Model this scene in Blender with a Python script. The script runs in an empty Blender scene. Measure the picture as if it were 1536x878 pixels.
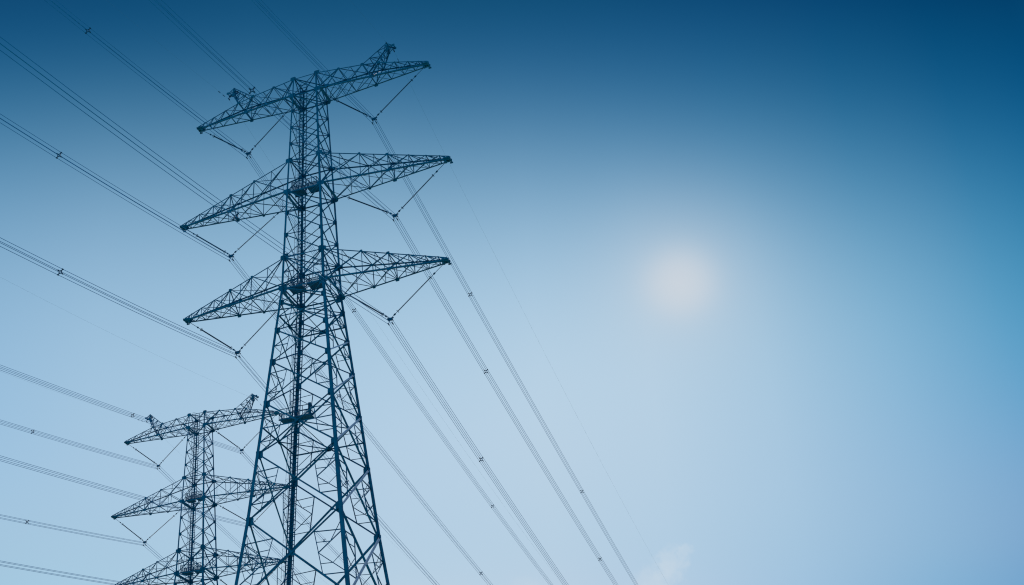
import bpy, math, random
from mathutils import Vector, Matrix
random.seed(4)
sc = bpy.context.scene
COL = sc.collection
S = 1.5                                   # metres per survey unit
CAM = Vector((37.2573*S, -84.6631*S, 1.7))
ZB = 52.6176*S + 1.7                      # height of the lowest cross-arm's bottom chord
# ------------------------------------------------------------------ camera
yaw, pitch, roll, FPX, PCX, PCY = -0.4436, 0.4650, 0.0022, 2206.06, 411.97, 555.78
fw = Vector((math.sin(yaw)*math.cos(pitch), math.cos(yaw)*math.cos(pitch), math.sin(pitch)))
rt = Vector((math.cos(yaw), -math.sin(yaw), 0)); up = rt.cross(fw)
r_ = rt*math.cos(roll) + up*math.sin(roll); u_ = -rt*math.sin(roll) + up*math.cos(roll)
cd = bpy.data.cameras.new('camera'); co = bpy.data.objects.new('camera', cd); COL.objects.link(co)
M = Matrix((r_, u_, -fw)).transposed().to_4x4(); M.translation = CAM; co.matrix_world = M
cd.sensor_width = 36; cd.lens = FPX/1536*36; cd.shift_x = (768-PCX)/1536; cd.shift_y = (PCY-439)/1536
cd.clip_start = .1; cd.clip_end = 20000
sc.camera = co
# ------------------------------------------------------------------ sky, sun, exposure
SUN = Vector((-0.1187, 0.8675, 0.4831)).normalized()
SKY_S = [-.44,-.33,-.22,-.11,0,.08,.16,.24,.31,.36,.50]    # sine of azimuth from az0
SKY_E = [16.3,18,20,22,24,26,28,30,32,34,36,38,40,42,50]
SKY_T = [[[0.3034, 0.5455, 0.7542], [0.3564, 0.5525, 0.7063], [0.3561, 0.5481, 0.7148], [0.3298, 0.5315, 0.7236], [0.3045, 0.5104, 0.7145], [0.2838, 0.4875, 0.6914], [0.2584, 0.4574, 0.6569], [0.2168, 0.4105, 0.6057], [0.156, 0.3406, 0.53], [0.0882, 0.2528, 0.431], [0.0351, 0.1652, 0.3241], [0.0094, 0.0988, 0.233], [0.004, 0.0651, 0.1753], [0.0062, 0.0556, 0.1439], [0.0062, 0.0556, 0.1439]], [[0.4094, 0.6399, 0.8169], [0.3904, 0.5914, 0.7475], [0.3868, 0.5754, 0.7401], [0.3829, 0.5698, 0.7441], [0.3733, 0.5616, 0.7392], [0.3567, 0.547, 0.7254], [0.3289, 0.5204, 0.7008], [0.2832, 0.4735, 0.6564], [0.2161, 0.4005, 0.5826], [0.1357, 0.3057, 0.4802], [0.0634, 0.2062, 0.366], [0.0194, 0.1247, 0.2646], [0.0046, 0.0756, 0.1928], [0.0033, 0.0578, 0.1507], [0.0033, 0.0578, 0.1507]], [[0.515, 0.6817, 0.806], [0.4349, 0.6166, 0.7583], [0.4191, 0.5969, 0.7548], [0.4191, 0.5927, 0.7565], [0.4103, 0.5865, 0.7515], [0.3898, 0.5735, 0.7409], [0.3576, 0.5484, 0.7208], [0.3094, 0.5027, 0.6797], [0.2413, 0.4296, 0.6068], [0.1585, 0.3327, 0.5039], [0.0801, 0.2291, 0.389], [0.028, 0.1421, 0.2865], [0.0074, 0.0873, 0.2103], [0.0046, 0.0658, 0.1615], [0.0046, 0.0658, 0.1615]], [[0.571, 0.6721, 0.7804], [0.4743, 0.6289, 0.7607], [0.457, 0.6196, 0.7651], [0.4605, 0.6195, 0.7675], [0.455, 0.6167, 0.7651], [0.4355, 0.6069, 0.7592], [0.3998, 0.5822, 0.7426], [0.3423, 0.5315, 0.7006], [0.2604, 0.4483, 0.6224], [0.1647, 0.34, 0.5126], [0.0797, 0.229, 0.3931], [0.0273, 0.1407, 0.289], [0.0076, 0.0881, 0.2104], [0.0047, 0.0673, 0.1582], [0.0047, 0.0673, 0.1582]], [[0.5401, 0.632, 0.7634], [0.476, 0.6232, 0.7603], [0.4741, 0.6294, 0.7682], [0.4871, 0.6367, 0.7723], [0.4912, 0.6408, 0.7744], [0.4776, 0.6354, 0.7731], [0.4374, 0.6077, 0.7564], [0.3623, 0.5443, 0.7072], [0.257, 0.4427, 0.617], [0.1462, 0.3199, 0.4968], [0.0623, 0.2057, 0.3737], [0.0194, 0.1242, 0.2724], [0.0056, 0.0799, 0.1963], [0.0033, 0.0617, 0.144], [0.0033, 0.0617, 0.144]], [[0.4564, 0.5863, 0.7472], [0.4364, 0.5985, 0.7501], [0.4491, 0.6118, 0.7582], [0.4657, 0.6216, 0.7625], [0.4729, 0.6281, 0.7655], [0.4607, 0.6227, 0.7631], [0.4151, 0.5891, 0.7403], [0.3287, 0.5144, 0.6808], [0.2152, 0.4028, 0.5809], [0.1093, 0.2789, 0.4575], [0.0413, 0.1744, 0.3398], [0.0125, 0.1063, 0.2487], [0.004, 0.07, 0.1798], [0.0018, 0.0522, 0.129], [0.0018, 0.0522, 0.129]], [[0.34, 0.5235, 0.7145], [0.3632, 0.549, 0.7224], [0.3826, 0.5624, 0.7303], [0.3911, 0.5688, 0.7329], [0.3909, 0.5718, 0.7322], [0.3735, 0.5609, 0.7217], [0.3242, 0.5188, 0.6867], [0.239, 0.4368, 0.6149], [0.1397, 0.3269, 0.5095], [0.061, 0.2177, 0.3921], [0.0204, 0.1352, 0.2898], [0.0067, 0.0856, 0.2157], [0.0019, 0.0544, 0.1551], [0.0, 0.0363, 0.1106], [0.0, 0.0363, 0.1106]], [[0.2246, 0.439, 0.6567], [0.2741, 0.4715, 0.6711], [0.2842, 0.4799, 0.6794], [0.2711, 0.4779, 0.6777], [0.2541, 0.4718, 0.6678], [0.2295, 0.4513, 0.6435], [0.1856, 0.4023, 0.5934], [0.1225, 0.3227, 0.5126], [0.0605, 0.23, 0.4109], [0.0215, 0.1496, 0.3104], [0.0066, 0.0959, 0.231], [0.0027, 0.0631, 0.1742], [0.0, 0.0346, 0.1241], [0.0, 0.0314, 0.1115], [0.0, 0.0314, 0.1115]], [[0.1503, 0.3454, 0.5856], [0.2042, 0.3832, 0.6064], [0.1929, 0.3885, 0.615], [0.157, 0.3795, 0.6074], [0.1277, 0.3651, 0.5868], [0.1034, 0.3373, 0.5494], [0.0753, 0.2876, 0.4899], [0.0431, 0.2197, 0.4094], [0.0174, 0.1513, 0.3206], [0.0052, 0.0997, 0.2414], [0.0018, 0.0682, 0.1818], [0.0, 0.0425, 0.1325], [0.0, 0.0292, 0.1103], [0.0, 0.0266, 0.0991], [0.0, 0.0266, 0.0991]], [[0.1207, 0.269, 0.5274], [0.1691, 0.3125, 0.5515], [0.1371, 0.3199, 0.559], [0.0888, 0.3092, 0.5463], [0.0583, 0.2915, 0.5183], [0.0406, 0.2618, 0.4746], [0.0265, 0.2157, 0.4138], [0.0137, 0.16, 0.3402], [0.0051, 0.1098, 0.2657], [0.0017, 0.076, 0.2027], [0.001, 0.0551, 0.1534], [0.0, 0.0279, 0.101], [0.0, 0.0267, 0.0991], [0.0, 0.0243, 0.0891], [0.0, 0.0243, 0.0891]], [[0.119, 0.261, 0.5214], [0.1665, 0.3053, 0.5457], [0.1322, 0.3132, 0.553], [0.083, 0.3025, 0.5397], [0.0528, 0.2847, 0.5111], [0.036, 0.255, 0.4671], [0.0233, 0.2095, 0.4065], [0.0119, 0.155, 0.3339], [0.0045, 0.1066, 0.261], [0.0016, 0.0743, 0.1996], [0.0011, 0.0541, 0.151], [0.0, 0.0266, 0.0982], [0.0, 0.0266, 0.0982], [0.0, 0.0243, 0.0883], [0.0, 0.0243, 0.0883]]]
w = bpy.data.worlds.new('World'); sc.world = w; w.use_nodes = True
nt = w.node_tree; N = nt.nodes; L = nt.links; N.clear()
def nd(t, **k):
    n = N.new(t)
    for a, b in k.items(): setattr(n, a, b)
    return n
def mth(op, a, b=None, c=None, clamp=False):
    n = nd('ShaderNodeMath', operation=op, use_clamp=clamp)
    for i, v in enumerate((a, b, c)):
        if v is None: continue
        if isinstance(v, (int, float)): n.inputs[i].default_value = v
        else: L.new(v, n.inputs[i])
    return n.outputs[0]
def vdot(v, d):
    n = nd('ShaderNodeVectorMath', operation='DOT_PRODUCT'); L.new(v, n.inputs[0]); n.inputs[1].default_value = d
    return n.outputs['Value']
def mixc(f, a, b):
    n = nd('ShaderNodeMix', data_type='RGBA')
    for s, v in ((0, f), (6, a), (7, b)):
        if isinstance(v, (int, float)): n.inputs[s].default_value = v
        elif isinstance(v, tuple): n.inputs[s].default_value = v
        else: L.new(v, n.inputs[s])
    return n.outputs[2]
tc = nd('ShaderNodeTexCoord'); D = tc.outputs['Generated']
nrm = nd('ShaderNodeVectorMath', operation='NORMALIZE'); L.new(D, nrm.inputs[0]); D = nrm.outputs[0]
sep = nd('ShaderNodeSeparateXYZ'); L.new(D, sep.inputs[0]); dx, dy, dz = sep.outputs
el = mth('MULTIPLY', mth('ARCSINE', dz), 180/math.pi)
elf = mth('DIVIDE', mth('SUBTRACT', el, 10), 42, clamp=True)
az0 = math.radians(-14)
hl = mth('MAXIMUM', mth('SQRT', mth('ADD', mth('MULTIPLY', dx, dx), mth('MULTIPLY', dy, dy))), 1e-4)
side = mth('DIVIDE', vdot(D, (math.cos(az0), -math.sin(az0), 0)), hl)
cols = []
for row in SKY_T:
    rp = nd('ShaderNodeValToRGB'); cr = rp.color_ramp; cr.interpolation = 'B_SPLINE'
    e = cr.elements
    e[0].position = (SKY_E[0]-10)/42; e[0].color = (*row[0], 1)
    e[1].position = (SKY_E[-1]-10)/42; e[1].color = (*row[-1], 1)
    for k in range(1, len(row)-1):
        x = e.new((SKY_E[k]-10)/42); x.color = (*row[k], 1)
    L.new(elf, rp.inputs[0]); cols.append(rp.outputs[0])
c = cols[0]
for k in range(1, len(cols)):
    mr = nd('ShaderNodeMapRange', interpolation_type='LINEAR'); L.new(side, mr.inputs[0])
    mr.inputs[1].default_value = SKY_S[k-1]; mr.inputs[2].default_value = SKY_S[k]
    c = mixc(mr.outputs[0], c, cols[k])
# thin veil of uneven air
nz = nd('ShaderNodeTexNoise'); nz.inputs['Scale'].default_value = 5; nz.inputs['Detail'].default_value = 3; L.new(D, nz.inputs['Vector'])
veil = mth('ADD', mth('MULTIPLY', mth('SUBTRACT', nz.outputs[0], .5), .03), 1.0)
vm = nd('ShaderNodeVectorMath', operation='SCALE'); L.new(c, vm.inputs[0]); L.new(veil, vm.inputs['Scale']); c = vm.outputs[0]
# pale sun behind the haze, with its soft aureole
ang = mth('MULTIPLY', mth('ARCCOSINE', mth('MINIMUM', vdot(D, tuple(SUN)), 1.0)), 180/math.pi)
g1 = mth('DIVIDE', 1.0, mth('ADD', 1.0, mth('EXPONENT', mth('DIVIDE', mth('SUBTRACT', ang, 1.15), .34))))
g2 = mth('EXPONENT', mth('MULTIPLY', mth('MULTIPLY', ang, ang), -1/(2*2.1**2)))
g = mth('ADD', mth('MULTIPLY', g1, .52), mth('MULTIPLY', g2, .33), clamp=True)
c = mixc(g, c, (.640, .680, .730, 1))
# small clouds low in the sky
def dirpx(x, y):                          # direction of a point of the sky
    return fw + r_*((x-PCX)/FPX) - u_*((y-PCY)/FPX)
def cloud(c, d0, sx, sz, scale, seed, amt, colr, lo=.42, hi=.62):
    d0 = Vector(d0).normalized(); rr = Vector((d0.y, -d0.x, 0)).normalized(); uu = rr.cross(d0)
    a = mth('MULTIPLY', vdot(D, tuple(rr)), 180/math.pi/sx); b = mth('MULTIPLY', vdot(D, tuple(uu)), 180/math.pi/sz)
    b = mth('ADD', b, mth('MULTIPLY', a, -.2))
    q = mth('SQRT', mth('ADD', mth('MULTIPLY', a, a), mth('MULTIPLY', b, b)))
    n = nd('ShaderNodeTexNoise'); n.inputs['Scale'].default_value = scale; n.inputs['Detail'].default_value = 6; n.inputs['Roughness'].default_value = .55
    ad = nd('ShaderNodeVectorMath', operation='ADD'); L.new(D, ad.inputs[0]); ad.inputs[1].default_value = (seed, seed, seed); L.new(ad.outputs[0], n.inputs['Vector'])
    f = mth('ADD', mth('SUBTRACT', 1.0, q), mth('MULTIPLY', mth('SUBTRACT', n.outputs[0], .5), 1.9))
    mr = nd('ShaderNodeMapRange', interpolation_type='SMOOTHSTEP'); L.new(f, mr.inputs[0]); mr.inputs[1].default_value = lo; mr.inputs[2].default_value = hi
    fr = mth('GREATER_THAN', vdot(D, tuple(d0)), .9)
    return mixc(mth('MULTIPLY', mth('MULTIPLY', mr.outputs[0], amt), fr), c, colr)
c = cloud(c, dirpx(955, 892), 1.5, .75, 70, 3.1, .42, (.59, .69, .775, 1), .05, 1.0)
c = cloud(c, dirpx(985, 872), 1.25, .85, 85, 2.3, .38, (.60, .69, .77, 1), .05, .85)
c = cloud(c, dirpx(1005, 846), .80, .80, 120, 7.7, .38, (.61, .70, .775, 1), .05, .75)
c = cloud(c, dirpx(1027, 826), .42, .45, 160, 4.4, .30, (.62, .705, .78, 1), .05, .75)
c = cloud(c, dirpx(780, 885), 1.9, .8, 45, 5.1, .38, (.56, .67, .77, 1), .25, .95)
bg = nd('ShaderNodeBackground'); L.new(c, bg.inputs[0]); bg.inputs[1].default_value = 1.0
wo = nd('ShaderNodeOutputWorld'); L.new(bg.outputs[0], wo.inputs[0])
sl = bpy.data.lights.new('sun', 'SUN'); sl.energy = 4.5; sl.angle = math.radians(1.0); sl.color = (1, .95, .88)
so = bpy.data.objects.new('sun', sl); COL.objects.link(so); so.rotation_euler = SUN.to_track_quat('Z', 'Y').to_euler(); so.location = (0, 0, 300)
sc.view_settings.view_transform = 'Standard'; sc.view_settings.look = 'None'; sc.view_settings.exposure = 0; sc.view_settings.gamma = 1
sc.view_settings.use_curve_mapping = False
sc.cycles.max_bounces = 4; sc.cycles.use_denoising = False
sc.cycles.filter_width = 1.15

# ------------------------------------------------------------------ materials
def mat(name, base, rough=.5, metal=0., var=.25, scale=2.0, spec=.5):
    m = bpy.data.materials.new(name); m.use_nodes = True; t = m.node_tree; b = t.nodes['Principled BSDF']
    tcn = t.nodes.new('ShaderNodeTexCoord'); n = t.nodes.new('ShaderNodeTexNoise'); n.inputs['Scale'].default_value = scale; n.inputs['Detail'].default_value = 4
    t.links.new(tcn.outputs['Object'], n.inputs['Vector'])
    r = t.nodes.new('ShaderNodeValToRGB'); r.color_ramp.elements[0].position = .3; r.color_ramp.elements[1].position = .7
    r.color_ramp.elements[0].color = (*[v*(1-var) for v in base], 1); r.color_ramp.elements[1].color = (*[min(1, v*(1+var)) for v in base], 1)
    t.links.new(n.outputs[0], r.inputs[0]); t.links.new(r.outputs[0], b.inputs['Base Color'])
    mr = t.nodes.new('ShaderNodeMapRange'); t.links.new(n.outputs[0], mr.inputs[0]); mr.inputs[3].default_value = rough-.08; mr.inputs[4].default_value = rough+.08
    t.links.new(mr.outputs[0], b.inputs['Roughness'])
    b.inputs['Metallic'].default_value = metal; b.inputs['Specular IOR Level'].default_value = spec
    return m
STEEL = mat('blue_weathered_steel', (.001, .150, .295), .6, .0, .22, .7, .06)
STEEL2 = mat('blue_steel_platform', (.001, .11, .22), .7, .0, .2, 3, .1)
CABLE = mat('blue_grey_cable', (.001, .27, .62), .8, .0, .1, .5, .02)
INSUL = mat('dark_insulator', (.001, .09, .19), .7, .0, .2, 5, .05)
GLINT = mat('steel_painted_sky_glint', (.84, .86, .92), .4, .25, .08, 1.5, .6)  # near-white base colour stands in for sky reflected on some diagonals
THIN = mat('pale_thin_wire', (.06, .30, .50), .8, .0, .1, .5, .05)
CONC = mat('concrete', (.32, .31, .29), .9, 0, .2, 1.5)
GRASS = mat('dry_pale_grass', (.30, .29, .22), .95, 0, .35, .05, .1)

# ------------------------------------------------------------------ mesh helpers
class MB:
    def __init__(s): s.v = []; s.f = []
    def prism(s, prof, o0, o1, a, b, cap=True, k1=1.0):
        n = len(prof); i = len(s.v)
        s.v += [o0 + a*x + b*y for x, y in prof]; s.v += [o1 + a*x*k1 + b*y*k1 for x, y in prof]
        s.f += [(i+j, i+(j+1) % n, i+n+(j+1) % n, i+n+j) for j in range(n)]
        if cap: s.f += [tuple(range(i+n-1, i-1, -1)), tuple(range(i+n, i+2*n))]
    def angle(s, p0, p1, size, n1, n2, th=None, k1=1.0):
        """steel angle section; n1, n2 = the directions its two flanges point"""
        p0, p1 = Vector(p0), Vector(p1); d = (p1-p0)
        if d.length < 1e-4: return
        d.normalize(); n1 = Vector(n1); n2 = Vector(n2)
        a = n1 - d*n1.dot(d)
        if a.length < 1e-3: a = d.orthogonal()
        a.normalize(); b = n2 - d*n2.dot(d) - a*n2.dot(a)
        if b.length < 1e-3: b = d.cross(a)
        b.normalize(); t = th or max(.012, size*.11); q = size
        s.prism([(0, 0), (q, 0), (q, t), (t, t), (t, q), (0, q)], p0, p1, a, b, True, k1)
    def bar(s, p0, p1, r, n=6):
        p0, p1 = Vector(p0), Vector(p1); d = (p1-p0)
        if d.length < 1e-5: return
        d.normalize(); a = d.orthogonal().normalized(); b = d.cross(a)
        s.prism([(r*math.cos(2*math.pi*k/n), r*math.sin(2*math.pi*k/n)) for k in range(n)], p0, p1, a, b)
    def box(s, c, hx, hy, hz, rx=Vector((1, 0, 0)), ry=Vector((0, 1, 0)), rz=Vector((0, 0, 1))):
        c = Vector(c); i = len(s.v)
        for k in (-1, 1):
            for x, y in ((-1, -1), (1, -1), (1, 1), (-1, 1)): s.v.append(c + rx*hx*x + ry*hy*y + rz*hz*k)
        s.f += [(i+3, i+2, i+1, i), (i+4, i+5, i+6, i+7)] + [(i+j, i+(j+1) % 4, i+4+(j+1) % 4, i+4+j) for j in range(4)]
    def plate(s, c, a, b, ra, rb, th=.02):
        """bolted gusset plate: clipped rectangle in the plane a, b"""
        c = Vector(c); a = Vector(a).normalized(); b = Vector(b); b = (b - a*b.dot(a)).normalized(); n = a.cross(b); q = .35
        pr = [(-ra, -rb*(1-q)), (-ra*(1-q), -rb), (ra*(1-q), -rb), (ra, -rb*(1-q)), (ra, rb*(1-q)), (ra*(1-q), rb), (-ra*(1-q), rb), (-ra, rb*(1-q))]
        s.prism(pr, c-n*th/2, c+n*th/2, a, b)
    def tube(s, pts, r, n=6):
        base = len(s.v); m = len(pts)
        for k, p in enumerate(pts):
            d = (pts[min(k+1, m-1)] - pts[max(k-1, 0)]).normalized(); a = d.cross(Vector((0, 0, 1)))
            a = a.normalized() if a.length > 1e-3 else Vector((1, 0, 0)); b = a.cross(d)
            s.v += [p + a*(r*math.cos(2*math.pi*j/n)) + b*(r*math.sin(2*math.pi*j/n)) for j in range(n)]
        for k in range(m-1):
            i = base+k*n; s.f += [(i+j, i+(j+1) % n, i+n+(j+1) % n, i+n+j) for j in range(n)]
        s.f += [tuple(base+j for j in range(n-1, -1, -1)), tuple(base+(m-1)*n+j for j in range(n))]
    def lathe(s, p0, d, prof, n=10):
        """prof: (distance along, radius)"""
        p0 = Vector(p0); d = Vector(d).normalized(); a = d.orthogonal().normalized(); b = d.cross(a); base = len(s.v)
        for t, r in prof: s.v += [p0 + d*t + a*(r*math.cos(2*math.pi*j/n)) + b*(r*math.sin(2*math.pi*j/n)) for j in range(n)]
        for k in range(len(prof)-1):
            i = base+k*n; s.f += [(i+j, i+(j+1) % n, i+n+(j+1) % n, i+n+j) for j in range(n)]
        s.f += [tuple(base+j for j in range(n-1, -1, -1)), tuple(base+(len(prof)-1)*n+j for j in range(n))]
    def torus(s, c, d, R, r, n=16, m=6):
        c = Vector(c); d = Vector(d).normalized(); a = d.orthogonal().normalized(); b = d.cross(a); base = len(s.v)
        for k in range(n):
            t = 2*math.pi*k/n; e = a*math.cos(t) + b*math.sin(t)
            s.v += [c + e*(R + r*math.cos(2*math.pi*j/m)) + d*(r*math.sin(2*math.pi*j/m)) for j in range(m)]
        s.f += [(base+k*m+j, base+k*m+(j+1) % m, base+((k+1) % n)*m+(j+1) % m, base+((k+1) % n)*m+j) for k in range(n) for j in range(m)]
    def build(s, name, m, parent=None, smooth=False):
        me = bpy.data.meshes.new(name); me.from_pydata([tuple(v) for v in s.v], [], s.f); me.materials.append(m)
        if smooth: me.polygons.foreach_set('use_smooth', [True]*len(me.polygons))
        me.update(); o = bpy.data.objects.new(name, me); COL.objects.link(o)
        if parent: o.parent = parent
        return o
def thing(name, label, cat, loc=(0, 0, 0), group=None):
    o = bpy.data.objects.new(name, None); o.empty_display_size = 1; COL.objects.link(o); o.location = loc
    o['label'] = label; o['category'] = cat
    if group: o['group'] = group
    return o
def copy_tree(o, parent=None):
    c = o.copy(); COL.objects.link(c)
    if parent: c.parent = parent
    for ch in [x for x in bpy.data.objects if x.parent == o]: copy_tree(ch, c)
    return c
X, Y, Z = Vector((1, 0, 0)), Vector((0, 1, 0)), Vector((0, 0, 1))

# ------------------------------------------------------------------ ground
BLOC = Vector((-35.2782*S, 48.5083*S, -1.4169*S)); BROT = .0035
def hgt(x, y):
    d = math.hypot(x-BLOC.x, y-BLOC.y); return -2.125*math.exp(-(max(0, d-22)/40)**2)
rings = [0, 4, 8, 14, 20, 24, 30, 38, 48, 60, 75, 95, 120, 160, 220, 320, 500, 900, 1800, 4000, 9000]
g = MB(); nseg = 64
for k, R in enumerate(rings):
    for j in range(nseg if R else 1):
        a = 2*math.pi*j/nseg; x, y = BLOC.x+R*math.cos(a), BLOC.y+R*math.sin(a); g.v.append(Vector((x, y, hgt(x, y))))
for j in range(nseg): g.f.append((0, 1+j, 1+(j+1) % nseg))
for k in range(1, len(rings)-1):
    a = 1+(k-1)*nseg; b = a+nseg
    for j in range(nseg): g.f.append((a+j, b+j, b+(j+1) % nseg, a+(j+1) % nseg))
go = g.build('ground', GRASS, None, True); go['kind'] = 'structure'

# ------------------------------------------------------------------ the lattice pylon
zl = dict(T1t=18.899, T1b=17.280, Mt=11.178, Mb=8.341, Lt=2.597, Lb=0., N1=-1.230, N2=-3.550, N3=-6.127, N4=-9.427, N5=-13.286, N6=-18.148)
def hw(z):                                # half width of the square body, survey units
    ks = [(-53.75, 3.307+(53.75-18.148)*.118), (-18.148, 3.307), (0, 1.604), (8.341, 1.322), (18.899, .934)]
    for (a, wa), (b, wb) in zip(ks, ks[1:]):
        if z <= b: return wa + (wb-wa)*(z-a)/(b-a)
    return .934
def P(x, y, z): return Vector((x*S, y*S, ZB + z*S))
def C(sx, sy, z): return P(sx*hw(z), sy*hw(z), z)
def lerp(a, b, t): return a + (b-a)*t
T1b, Mt, Mb, Lt = zl['T1b'], zl['Mt'], zl['Mb'], zl['Lt']
LV = [zl['T1t'], T1b] + [lerp(T1b, Mt, k/4) for k in (1, 2, 3)] + [Mt, Mb] + [lerp(Mb, Lt, k/3) for k in (1, 2)] + [Lt, 0., zl['N1'], zl['N2'], zl['N3'], zl['N4'], zl['N5'], zl['N6'], -24.3, -32.0, -41.5, -53.4]
pyl = thing('transmission_tower', 'tall blue lattice power pylon nearest the camera, seen whole above its splayed base', 'power pylon', (0, 0, 0), 'lattice pylons with three pairs of arms')
def legsize(z): return max(.14, min(.345, .145 + (18.9-z)*.0056))
def dsz(z):                               # main diagonal size
    return .095 if z > 3 else (.115 if z > -3 else (.13 if z > -9 else (.155 if z > -20 else .18)))
for sx in (-1, 1):
    for sy in (-1, 1):
        m = MB()
        for a, b in zip(LV, LV[1:]):
            q = legsize((a+b)/2)
            oc = Vector((sx, sy, 0))*q*.45
            m.angle(C(sx, sy, b)+oc, C(sx, sy, a)+oc, q, (-sx, 0, 0), (0, -sy, 0), q*.12)
            if b > -30: # splice plates and bolts at the joint
                c0 = C(sx, sy, b)+oc
                m.angle(c0 - Z*q*1.1 + Vector((sx, sy, 0))*.012, c0 + Z*q*1.1 + Vector((sx, sy, 0))*.012, q*1.03, (-sx, 0, 0), (0, -sy, 0), q*.1)
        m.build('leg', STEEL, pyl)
        f = MB(); b0 = C(sx, sy, -53.4); f.box(b0 + Vector((0, 0, -1.2)), 1.1, 1.1, 1.6); f.box(b0 + Vector((0, 0, .45)), .7, .7, .3)
        f.build('footing', CONC, pyl)
faces = [((-1, -1), (1, -1), -Y), ((-1, 1), (1, 1), Y), ((-1, -1), (-1, 1), -X), ((1, -1), (1, 1), X)]
for A, B, nv in faces:
    m = MB(); inn = -nv
    for i, (zt, zb) in enumerate(zip(LV, LV[1:])):
        a0, b0, a1, b1 = C(*A, zt), C(*B, zt), C(*A, zb), C(*B, zb); e = (b0-a0).normalized()
        d = dsz((zt+zb)/2); off = inn*.03; off2 = inn*(.05)
        m.angle(a0+off, b1+off, d, Z, inn)
        if nv == X and zl['N2']+.01 > zt > -30:      # this brace's sky glint is put into its pale colour
            mm = MB(); mm.angle(b0+nv*.012, a1+nv*.012, d*1.0, Z, nv, .02); go_ = mm.build('diagonal_brace', GLINT, pyl); go_['label'] = 'diagonal brace coloured pale to imitate a sky glint'
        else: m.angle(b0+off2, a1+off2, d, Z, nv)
        arm = (i in (0, 5, 9)); mid_arm = False
        if i in (0, 1, 5, 6, 9, 10): m.angle(a0+off, b0+off, .12 if i else .1, -Z, inn)
        # crossing point
        wt, wb = (b0-a0).length, (b1-a1).length; tc_ = wt/(wt+wb); X0 = a0.lerp(b1, tc_)
        pl = d*(1.5 if zt > 3 else 1.7)
        for c0 in (a0, b0):
            s_ = 1 if c0 is a0 else -1
            k = .9 if zt > 3 else 1.0
            if i in (1, 5, 6, 9, 10): k *= 1.45
            m.plate(c0 + e*s_*legsize(zt)*.65 + off*1.6, e, Z, legsize(zt)*k, legsize(zt)*k*1.3)
        if zt < -1: m.plate(X0+off2, e, Z, d*1.25, d*1.25)
        h = zt-zb
        if h > 2.2 and zt < 3:            # redundant members
            rs = .07 if h < 4.2 else .085
            for (L0, L1, Dp0, Dp1) in ((a0, a1, b1, b0), (b0, b1, a1, a0)):
                u = L0.lerp(Dp0, .25); v_ = L1.lerp(Dp1, .25)      # on the two diagonals
                if h < 3.0:
                    m.angle(u+off, v_+off, rs, e, inn); q2 = L0.lerp(L1, .5)
                    m.angle(q2+off, u.lerp(v_, .5)+off, rs, Z, inn)
                    m.angle(L0.lerp(L1, .5)+off, u+off, rs, Z, inn)
                else:
                    q1, q2, q3 = (L0.lerp(L1, t) for t in (.27, .5, .76)); vm = u.lerp(v_, .5)
                    m.angle(u+off, v_+off, rs, e, inn)
                    m.angle(q1+off, u+off, rs, Z, inn); m.angle(q1+off, vm+off, rs, Z, inn)
                    m.angle(vm+off, q3+off, rs, Z, inn); m.angle(q3+off, v_+off, rs, Z, inn)
                    if h > 4.2:
                        k1 = q1.lerp(vm, .5); k2 = vm.lerp(q3, .5)
                        m.angle(k1+off, u.lerp(v_, .25)+off, .06, Z, inn); m.angle(k1+off, L0.lerp(L1, .14)+off, .06, Z, inn)
                        m.angle(k2+off, u.lerp(v_, .75)+off, .06, Z, inn); m.angle(k2+off, q2+off, .06, e, inn)
    # mid-panel horizontals carrying the platform level
    for zt, zb in ((zl['N4'], zl['N5']), (zl['N1'], zl['N2'])):
        wt, wb = hw(zt), hw(zb); t = wt/(wt+wb); z0 = lerp(zt, zb, t)
        m.angle(C(*A, z0)+inn*.04, C(*B, z0)+inn*.04, .12, -Z, inn)
        m.plate((C(*A, z0)+C(*B, z0))/2 + inn*.05, (C(*B, z0)-C(*A, z0)), Z, .34, .28)
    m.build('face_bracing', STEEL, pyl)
# diaphragms inside the body
for z0 in (zl['T1t'], T1b, Mt, Mb, Lt, 0.):
    q = .09; m = MB()
    m.angle(C(-1, -1, z0), C(1, 1, z0), q, X, -Z); m.angle(C(1, -1, z0)-Z*.02, C(-1, 1, z0)-Z*.02, q, X, Z)
    m.build('diaphragm', STEEL, pyl)
for zt, zb in ((zl['N4'], zl['N5']), (zl['N1'], zl['N2'])):
    m = MB(); wt, wb = hw(zt), hw(zb); z0 = lerp(zt, zb, wt/(wt+wb)); h = hw(z0)
    mids = [P(0, -h, z0), P(h, 0, z0), P(0, h, z0), P(-h, 0, z0)]
    for k in range(4): m.angle(mids[k]-Z*.06, mids[(k+1) % 4]-Z*.06, .12, Z, X)
    m.angle(mids[0]-Z*.1, mids[2]-Z*.1, .1, Z, X)
    m.build('diaphragm', STEEL, pyl)

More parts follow.
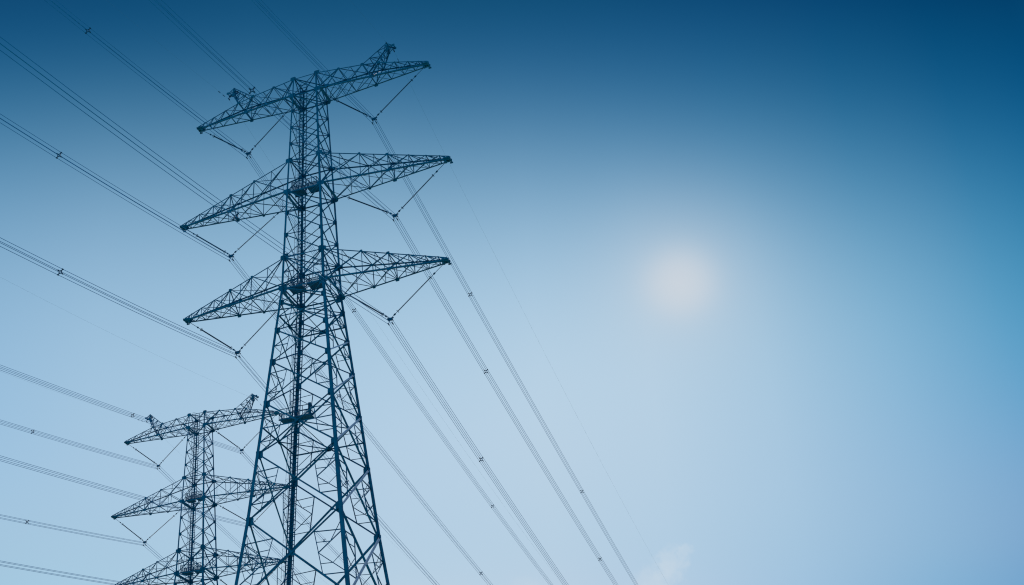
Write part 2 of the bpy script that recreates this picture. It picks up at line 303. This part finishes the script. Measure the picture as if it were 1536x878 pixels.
# cross-arms
ARMS = dict(T=(9.779, zl['T1t'], T1b), M=(11.0, Mt, Mb), L=(10.42, Lt, 0.))
def arm(kind, s):
    Ln, zt, zb = ARMS[kind]; ht = .17; wt_, wb_ = hw(zt), hw(zb)
    def top(x, sy):
        f = (x-wt_)/(Ln-wt_)
        if kind == 'T':
            ks = [(wt_, zt), (4.65, 18.66), (5.96, 18.50), (Ln, zb+.30)]
            for (xa, za), (xb, zb_) in zip(ks, ks[1:]):
                if x <= xb+1e-6: z = lerp(za, zb_, (x-xa)/(xb-xa)); break
        else: z = lerp(zt, zb+.28, f)
        return P(s*x, sy*lerp(wt_, ht, f), z)
    def bot(x, sy):
        f = (x-wb_)/(Ln-wb_); return P(s*x, sy*lerp(wb_, ht, f), zb+.03)
    if kind == 'T':
        ts = [wt_, 2.75, 4.65, 5.96, 7.15, 8.2, 9.0, Ln-.25]; bs = [wb_, 1.75, 3.6, 5.30, 6.6, 7.7, 8.6, Ln-.25]
    else:
        ts = bs = None; fr = [0, .315, .53, .69, .82, .92, .985]
        ts = [lerp(wt_, Ln, f) for f in fr]; bs = [lerp(wb_, Ln, f) for f in fr]
    lace = MB(); sv = X*s
    for sy in (-1, 1):
        inn = Vector((0, -sy, 0)); o1 = inn*.02; o2 = inn*.04
        n = len(ts)-1
        for k in range(n):
            big = .085 if k < 3 else .065
            if kind == 'T':
                lace.angle(top(ts[k], sy)+o1, bot(bs[k+1], sy)+o1, big, Z, inn)
                lace.angle(bot(bs[k+1], sy)+o2, top(ts[k+1], sy)+o2, big, Z, inn)
                if k == 0: lace.angle(bot(bs[0], sy)+o1, top(ts[1], sy)+o1, .11, Z, inn); 
                if k in (2, 3): lace.angle(bot(bs[3], sy)+o2, top(ts[k], sy)+o2, .13, Z, inn)
            else:
                if k < 3:
                    lace.angle(top(ts[k], sy)+o1, bot(bs[k+1], sy)+o1, big, Z, inn)
                    lace.angle(bot(bs[k], sy)+o2, top(ts[k+1], sy)+o2, big, Z, inn)
                else:
                    lace.angle(top(ts[k], sy)+o1, bot(bs[k+1], sy)+o1, .065, Z, inn)
                    if k < 5: lace.angle(bot(bs[k], sy)+o2, top(ts[k+1], sy)+o2, .06, Z, inn)
                lace.angle(top(ts[k+1], sy)+o1, bot(bs[k+1], sy)+o1, big*.9, sv, inn)
    # light members in the top and bottom planes
    for fn, st, vz in ((top, ts, -Z), (bot, bs, Z)):
        n = len(st)-1
        for k in range(n):
            lace.angle(fn(st[k], -1), fn(st[k+1], 1), .06 if k else .075, sv, vz)
            if k < 4: lace.angle(fn(st[k], 1)+vz*.02, fn(st[k+1], -1)+vz*.02, .06 if k else .07, sv, vz)
            lace.angle(fn(st[k+1], -1)+vz*.03, fn(st[k+1], 1)+vz*.03, .075, sv, vz)
            if k < 2:
                xm = (st[k]+st[k+1])/2; lace.angle(fn(xm, -1)+vz*.04, fn(xm, 1)+vz*.04, .055, sv, vz)
    # small struts in the first side panels
    for sy in (-1, 1):
        for k in (0, 1, 2):
            xm = (bs[k]+bs[k+1])/2; pm = (top(ts[k], sy)+bot(bs[k+1], sy))/2
            lace.angle(bot(xm, sy), pm, .055, sv, (0, -sy, 0))
            lace.angle(top((ts[k]+ts[k+1])/2, sy), pm, .055, sv, (0, -sy, 0))
    # cross-frame at the mid station
    kx = 3 if kind == 'T' else 2
    a, b, c_, d_ = top(ts[kx], -1), top(ts[kx], 1), bot(bs[kx], -1), bot(bs[kx], 1)
    lace.angle(a, d_, .09, Z, sv); lace.angle(b, c_, .09, Z, sv)
    if kind == 'T':
        a, b = top(ts[2], -1), top(ts[2], 1); lace.angle(a, d_, .09, Z, sv); lace.angle(b, c_, .09, Z, sv)
    for sy in (-1, 1):
        lace.plate(bot(bs[kx], sy), X, Z, .22, .19, .05); lace.plate(top(ts[kx], sy), X, Z, .18, .15, .05)
        lace.plate(bot(bs[1], sy), X, Z, .15, .13, .05); lace.plate(top(ts[1], sy), X, Z, .15, .13, .05)
        if kind == 'T': lace.plate(top(ts[2], sy), X, Z, .2, .17, .05)
        lace.plate(bot(bs[0], sy)+sv*.1, X, Z, .38, .28, .04); lace.plate(top(ts[0], sy)+sv*.1, X, Z, .33, .26, .04)
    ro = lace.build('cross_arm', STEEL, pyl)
    for sy in (-1, 1):
        for fn, st, vz, q in ((top, ts, -Z, .12), (bot, bs, Z, .155)):
            cm = MB(); end = Ln-.04; pts = [fn(x, sy) for x in st[:-1]+[end]]
            for p0, p1 in zip(pts, pts[1:]): cm.angle(p0, p1, q, vz, (0, -sy, 0))
            cm.build('chord', STEEL, ro)
    tip = MB(); xe = Ln-.03
    tip.box(P(s*(xe-.2), 0, zb+.12), .34, ht*S+.22, .04); tip.box(P(s*xe, 0, zb+.12), .05, ht*S+.22, .10)
    for sy in (-1, 1): tip.plate(P(s*(xe-.22), sy*ht, zb+.14), X, Z, .45, .17, .05)
    tip.box(P(s*(xe-.03), ht+.22, zb+.05), .16, .06, .07)
    tip.box(P(s*(xe-.35), 0, zb-.02), .1, .2, .1)
    tip.build('arm_tip', STEEL, ro)
    return top
for kind in 'TML':
    for s in (-1, 1):
        top = arm(kind, s)
        if kind == 'T':                   # raised earth-wire peak on the upper arm
            m = MB(); zt = zl['T1t']
            for sy in (-1, 1):
                A1, A2 = top(4.65, sy), top(5.96, sy); ap = P(s*6.52, sy*.2, zt+1.47); ou = P(s*7.08, sy*.2, zt+1.08); lo = P(s*6.55, sy*.22, zt+.78)
                inn = Vector((0, -sy, 0))
                m.angle(A1, ap, .11, X*s, inn); m.angle(A2, lo, .12, X*s, inn); m.angle(lo, ap, .1, X*s, inn); m.angle(ap, ou, .12, -Z, inn); m.angle(lo, ou, .11, Z, inn)
                for t0, t1 in ((.0, .3), (.3, .3), (.3, .62), (.62, .62), (.62, .98)):
                    m.angle(A1.lerp(ap, t0 if t0 == t1 else t1), A2.lerp(lo, t0), .065, Z, inn)
                mp = ap.lerp(ou, .5); m.angle(lo, mp, .08, Z, inn); m.plate(ou, X, Z, .16, .16, .04); m.plate(lo, X, Z, .2, .17, .04); m.plate(ap.lerp(lo, .4), X, Z, .14, .14, .04)
            def q_(a, b, sz=.065): m.angle(a, b, sz, X*s, -Z)
            A = [(top(4.65, sy), top(5.96, sy), P(s*6.52, sy*.2, zt+1.47), P(s*7.08, sy*.2, zt+1.08), P(s*6.55, sy*.22, zt+.78)) for sy in (-1, 1)]
            for k in (2, 3, 4): q_(A[0][k], A[1][k], .09)
            for t in (.3, .62):
                q_(A[0][0].lerp(A[0][2], t), A[1][0].lerp(A[1][2], t)); q_(A[0][1].lerp(A[0][4], t), A[1][1].lerp(A[1][4], t))
            for t0, t1 in ((0, .3), (.3, .62), (.62, 1)):
                q_(A[0][0].lerp(A[0][2], t0), A[1][0].lerp(A[1][2], t1)); q_(A[1][1].lerp(A[1][4], t0), A[0][1].lerp(A[0][4], t1))
            q_(A[0][2], A[1][4]); q_(A[1][2], A[0][3]); q_(A[0][4], A[1][3])
            m.build('earth_wire_peak', STEEL, pyl)

# ladder up one leg, with hooped cage
def lad(z): h = hw(z); return P(-h, h, z) + Vector((.0, -.02, 0))
lm_, cg = MB(), MB(); HWD = .47
zs = [-53.4] + [-50+k*2.0 for k in range(0, 35)] + [19.75]
zs = sorted(set(z for z in zs if z <= 19.75) | {0., -18.148, 8.341, 18.899})
for za, zb_ in zip(zs, zs[1:]):
    a = lad(min(za, 18.899)) + Z*max(0, za-18.899)*S; b = lad(min(zb_, 18.899)) + Z*max(0, zb_-18.899)*S
    for sd in (-1, 1):
        o = Vector((sd*HWD, 0, 0)); lm_.angle(a+o, b+o, .10, (-sd, 0, 0), -Y, .02)
    for q, r in ((-.36, .30), (-.36, -.30), (0, .55)):
        k = Vector((-.12+r*1.0, -.75 if r == .55 else -.55, 0)) if False else None
z = -53.2
while z < 19.7:
    zc = min(z, 18.899); c0 = lad(zc) + Z*max(0, z-18.899)*S
    lm_.bar(c0-X*HWD, c0+X*HWD, .048, 5); z += .28
lo_ = lm_.build('ladder', STEEL, pyl)
z = -51.5; prev = None
while z < 20.3:
    zc = min(z, 18.899); c0 = lad(zc) + Z*max(0, z-18.899)*S
    pts = [c0 + Vector((-.34*math.cos(math.pi*t/8)-.42, -.70*math.sin(math.pi*t/8)-.05, 0)) for t in range(9)]
    for p0, p1 in zip(pts, pts[1:]): cg.bar(p0, p1, .016, 4)
    if prev:
        for t in (1, 3, 5, 7): cg.bar(prev[t], pts[t], .013, 4)
    prev = pts; z += .62
cg.build('safety_cage', STEEL, lo_)

# rest platforms
def platform(x0, x1, y0, y1, z0, rail, slab=.09):
    m = MB(); c = P((x0+x1)/2, (y0+y1)/2, z0); m.box(c, (x1-x0)*S/2, (y1-y0)*S/2, .04)
    for y in (y0, y1): m.box(P((x0+x1)/2, y, z0)-Z*.08, (x1-x0)*S/2+.05, .03, .05)
    po = m.build('platform', STEEL2, pyl)
    r = MB(); H = 1.15
    xs_ = [lerp(x0, x1, k/12) for k in range(13)]
    for y in (y0, y1):
        for hh in (.55, H): r.bar(P(x0, y, z0)+Z*hh, P(x1, y, z0)+Z*hh, .045, 5)
        for k, x in enumerate(xs_): r.bar(P(x, y, z0), P(x, y, z0)+Z*(H if k % 3 == 0 else .55), .036, 5)
    for x in (x0, x1):
        for hh in (.55, H): r.bar(P(x, y0, z0)+Z*hh, P(x, y1, z0)+Z*hh, .045, 5)
        for k in (1, 2, 3): yy = lerp(y0, y1, k/4); r.bar(P(x, yy, z0), P(x, yy, z0)+Z*(H if k == 2 else .6), .022, 5)
    if rail: r.box(P(x1-.12, y0+.18, z0)+Z*.75, .14, .1, .7)
    r.build('railing', STEEL2, po)
platform(-3.35, -.92, 1.55, 2.25, -8.75, True)
for z0 in (Mb+.28, .28):
    h = hw(z0)
    for x0, x1 in ((-h*.92, -h*.22), (h*.02, h*.62)):
        platform(x0, x1, -h*.62, -h*.05, z0, False)

# second pylon, same type, farther off on the parallel line
pylB = copy_tree(pyl); pylB.location = BLOC; pylB.rotation_euler = (0, 0, BROT)
pylB['label'] = 'smaller looking lattice pylon standing farther off, half hidden behind the nearest one'

# ------------------------------------------------------------------ insulators and wires
XC = dict(T=5.259, M=6.613, L=5.944); DZ = 3.429; DB = .30
WHERE = dict(T='top', M='middle', L='bottom')
SIDE = {-1: 'left', 1: 'right'}
def towers():
    yield 'A', Matrix.Identity(4), 'the near pylon'
    yield 'B', Matrix.Translation(BLOC) @ Matrix.Rotation(BROT, 4, 'Z'), 'the far pylon'
def polymer(root, p0, p1):
    """p0 at the arm, p1 at the yoke: coupling, ring, shedded rod, ring, coupling"""
    d = (p1-p0); Lg = d.length; d.normalize(); m = MB()
    a, b = Lg*.30 if Lg > 8 else Lg*.27, Lg-.95
    m.bar(p0, p0+d*Lg, .028, 6)
    prof = []; t = a; k = 0
    while t < b:
        r = .085 if k % 2 == 0 else .066
        prof += [(t, .034), (t+.006, r), (t+.022, r*.92), (t+.03, .034)]; t += .058; k += 1
    m.lathe(p0, d, prof, 9)
    o = m.build('insulator', INSUL, root)
    for t in (a-.05, b+.02):
        r = MB(); r.torus(p0+d*t, d, .16, .026); q = d.orthogonal().normalized(); r.bar(p0+d*t-q*.16, p0+d*t+q*.16, .014, 5)
        r.build('grading_ring', INSUL, o)
    for t in (a-.62, b+.48):
        f = MB(); f.lathe(p0, d, [(t-.16, .03), (t-.09, .08), (t, .10), (t+.09, .08), (t+.16, .03)], 6); f.build('coupling', INSUL, o)
RB = .225
COR = ((-RB, RB), (RB, RB), (RB, -RB), (-RB, -RB))
WIRE_ROWS = (
 ('A','TL','-', .03353, -.26609, .0005985, (24.15,)), ('A','TL','+', -.05003, -.0626, .0002891, (24.15, 72.02)),
 ('A','TR','-', .03354, -.26591, .0005955, ()), ('A','TR','+', -.04463, -.06393, .0001999, (25.55, 70.67)),
 ('A','ML','-', .03086, -.26702, .0005916, (24.15,)), ('A','ML','+', -.04339, -.06367, .0001962, (22.82, 68.06)),
 ('A','MR','-', .0353, -.26533, .0005925, (25.07,)), ('A','MR','+', -.04264, -.06312, .0002241, (23.7, 69.36)),
 ('A','LL','-', .03439, -.26566, .0005948, (24.15,)), ('A','LL','+', -.04598, -.06356, .0002324, (22.82,)),
 ('A','LR','-', .03507, -.26346, .0005502, (25.55,)), ('A','LR','+', -.04412, -.06366, .0002082, (22.82, 68.2)),
 ('A','EL','-', .03413, -.28128, .0006181, ()), ('A','EL','+', -.04365, -.08446, .0003443, ()),
 ('A','ER','-', .03434, -.2812, .0006178, ()), ('A','ER','+', -.04531, -.08486, .0003568, ()),
 ('B','TL','-', -.01693, -.22947, .0003344, (24.15,)), ('B','TL','+', .00194, -.1317, .0005121, ()),
 ('B','TR','-', -.01747, -.2292, .0003245, (22.82,)), ('B','TR','+', -.001, -.13268, .0005118, (22.82,)),
 ('B','ML','-', -.01687, -.23011, .0003351, (21.98,)), ('B','ML','+', -.00051, -.13254, .0005119, ()),
 ('B','MR','-', -.0117, -.22449, .000328, (21.57,)), ('B','MR','+', -.00051, -.13254, .0005119, ()),
 ('B','LL','-', -.01469, -.22772, .0003366, ()), ('B','LL','+', -.00051, -.13254, .0005119, ()),
 ('B','LR','-', -.01454, -.22618, .0003207, ()), ('B','LR','+', -.00051, -.13254, .0005119, ()),
 ('B','EL','-', -.02312, -.23021, .0006452, ()), ('B','EL','+', -.00051, -.1, .0006, ()),
 ('B','ER','-', -.01334, -.22168, .0006194, ()), ('B','ER','+', -.00051, -.1, .0006, ()),
)
WR = {(r[0], r[1], r[2]): r[3:] for r in WIRE_ROWS}

def span(tw, key, x0, z0):
    """polyline of one conductor centre line through its clamp (tower frame, metres)"""
    pts = []
    for sd in '-+':
        d, a, b, sp = WR[tw, key, sd]; t = 0; seg = []
        T = 300
        ts = [0, .3, .8, 1.5, 2.5, 4, 6, 8.5, 11.5, 15, 19]; q = 24
        while q < T: ts.append(q); q += 6
        sg = 1 if sd == '+' else -1
        for t in ts: seg.append(Vector(((x0+d*t)*S, sg*t*S, ZB+(z0+a*t+b*t*t)*S)))
        pts = (seg[::-1] + pts) if sd == '-' else (pts[:-1] if pts else []) + seg
    return pts
def at(tw, key, x0, z0, sd, t):
    d, a, b, sp = WR[tw, key, sd]; sg = 1 if sd == '+' else -1
    f = lambda t: Vector(((x0+d*t)*S, sg*t*S, ZB+(z0+a*t+b*t*t)*S))
    return f(t), (f(t+.1)-f(t)).normalized()*sg
NAMEA = {'A': 'near pylon', 'B': 'far pylon'}
for tw, MT, who in towers():
    for kd in 'TML':
        zb = dict(T=T1b, M=Mb, L=0.)[kd]; Ln = ARMS[kd][0]
        for s in (-1, 1):
            key = kd + ('L' if s < 0 else 'R')
            g_ = MT @ P(s*XC[kd], 0, zb-DZ)
            v = thing('insulator_string', 'V-shaped insulator string under the %s %s arm of %s' % (WHERE[kd], SIDE[s], who), 'insulator', g_, 'V-shaped insulator strings under the arms')
            v.rotation_euler = (0, 0, BROT if tw == 'B' else 0)
            o0 = P(s*XC[kd], 0, zb-DZ)
            def loc(x, z): return P(s*x, 0, z) - o0
            polymer(v, loc(Ln-.33, zb-.02), Vector((s*.13, 0, .03))); polymer(v, loc(hw(zb)+.28, zb+.02), Vector((-s*.13, 0, .03)))
            y = MB(); y.box((0, 0, 0), .36, .03, .06)
            y.prism([(-.32, 0), (.32, 0), (.12, -.3), (-.12, -.3)], Vector((0, -.02, 0)), Vector((0, .02, 0)), X, Z)
            for cx, cz in COR:
                y.bar((cx*.8 if cz > 0 else cx*.5, 0, -.04 if cz > 0 else -.28), (cx, 0, -DB*S+cz+.06), .025, 6)
                y.prism([(-.035, -.05), (.035, -.05), (.035, .06), (-.035, .06)], Vector((cx, -.2, -DB*S+cz)), Vector((cx, .2, -DB*S+cz)), X, Z)
            y.build('yoke_plate', INSUL, v)
            hg = MB(); hx = loc(hw(zb)+.28, zb+.02); hg.box(hx+Z*.06, .12, hw(zb)*S, .06); hg.build('hanger_beam', STEEL, v)
            # conductor bundle
            x0, z0 = s*XC[kd], zb-DZ-DB
            pts = span(tw, key, x0, z0); org = P(x0, 0, z0)
            bd = thing('conductor_bundle', 'bundle of four wires held by the %s %s arm of %s' % (WHERE[kd], SIDE[s], who), 'power line', MT @ org, 'four-wire conductor bundles')
            bd.rotation_euler = (0, 0, BROT if tw == 'B' else 0)
            for cx, cz in COR:
                m = MB(); m.tube([p - org + Vector((cx, 0, cz)) for p in pts], .0210, 6); m.build('conductor', CABLE, bd, True)
            sps = []
            for sd in '-+':
                ms = list(WR[tw, key, sd][3]) or [23.5]
                if len(ms) == 1: ms.append(ms[0]+45.5)
                ms += [ms[1]+46, ms[1]+93]
                sps += [(sd, t) for t in ms]
            for sd, t in sps:
                p, d = at(tw, key, x0, z0, sd, t); p = p - org; m = MB()
                e1 = d.cross(Z).normalized(); e2 = Z
                k = .125; cs = [p + e1*a*k + e2*b*k for a, b in ((-1, 1), (1, 1), (1, -1), (-1, -1))]
                for j in range(4): m.bar(cs[j], cs[(j+1) % 4], .045, 6)
                for j, (cx, cz) in enumerate(COR):
                    q = p + Vector((cx, 0, cz)); c_ = min(cs, key=lambda w_: (w_-q).length)
                    m.bar(c_, q, .045, 6); m.bar(q-d*.09, q+d*.09, .06, 6)
                m.build('spacer', INSUL, bd)
    for s in (-1, 1):
        key = 'E' + ('L' if s < 0 else 'R'); x0, z0 = s*7.061, zl['T1t']+.652
        pts = span(tw, key, x0, z0); org = P(x0, 0, z0)
        e = thing('earth_wire', 'thin single wire strung from the %s peak of %s' % (SIDE[s], who), 'earth wire', MT @ org, 'thin earth wires along the pylon tops')
        e.rotation_euler = (0, 0, BROT if tw == 'B' else 0)
        m = MB(); m.tube([p-org for p in pts], .0055, 5); m.build('wire', THIN, e, True)
        m = MB(); m.bar((0, 0, 0), (0, 0, .62), .03, 6); m.box((0, 0, .02), .045, .17, .07); m.build('clamp', INSUL, e)
        for sd in '-+':
            for t in (1.0, 1.8):
                p, d = at(tw, key, x0, z0, sd, t); p = p-org; m = MB()
                m.bar(p-d*.26-Z*.09, p+d*.26-Z*.09, .012, 5); m.box(p-Z*.05, .02, .03, .06)
                for q in (-1, 1): m.bar(p+d*.26*q-Z*.09, p+d*.14*q-Z*.09, .04, 6)
                m.build('vibration_damper', INSUL, e)
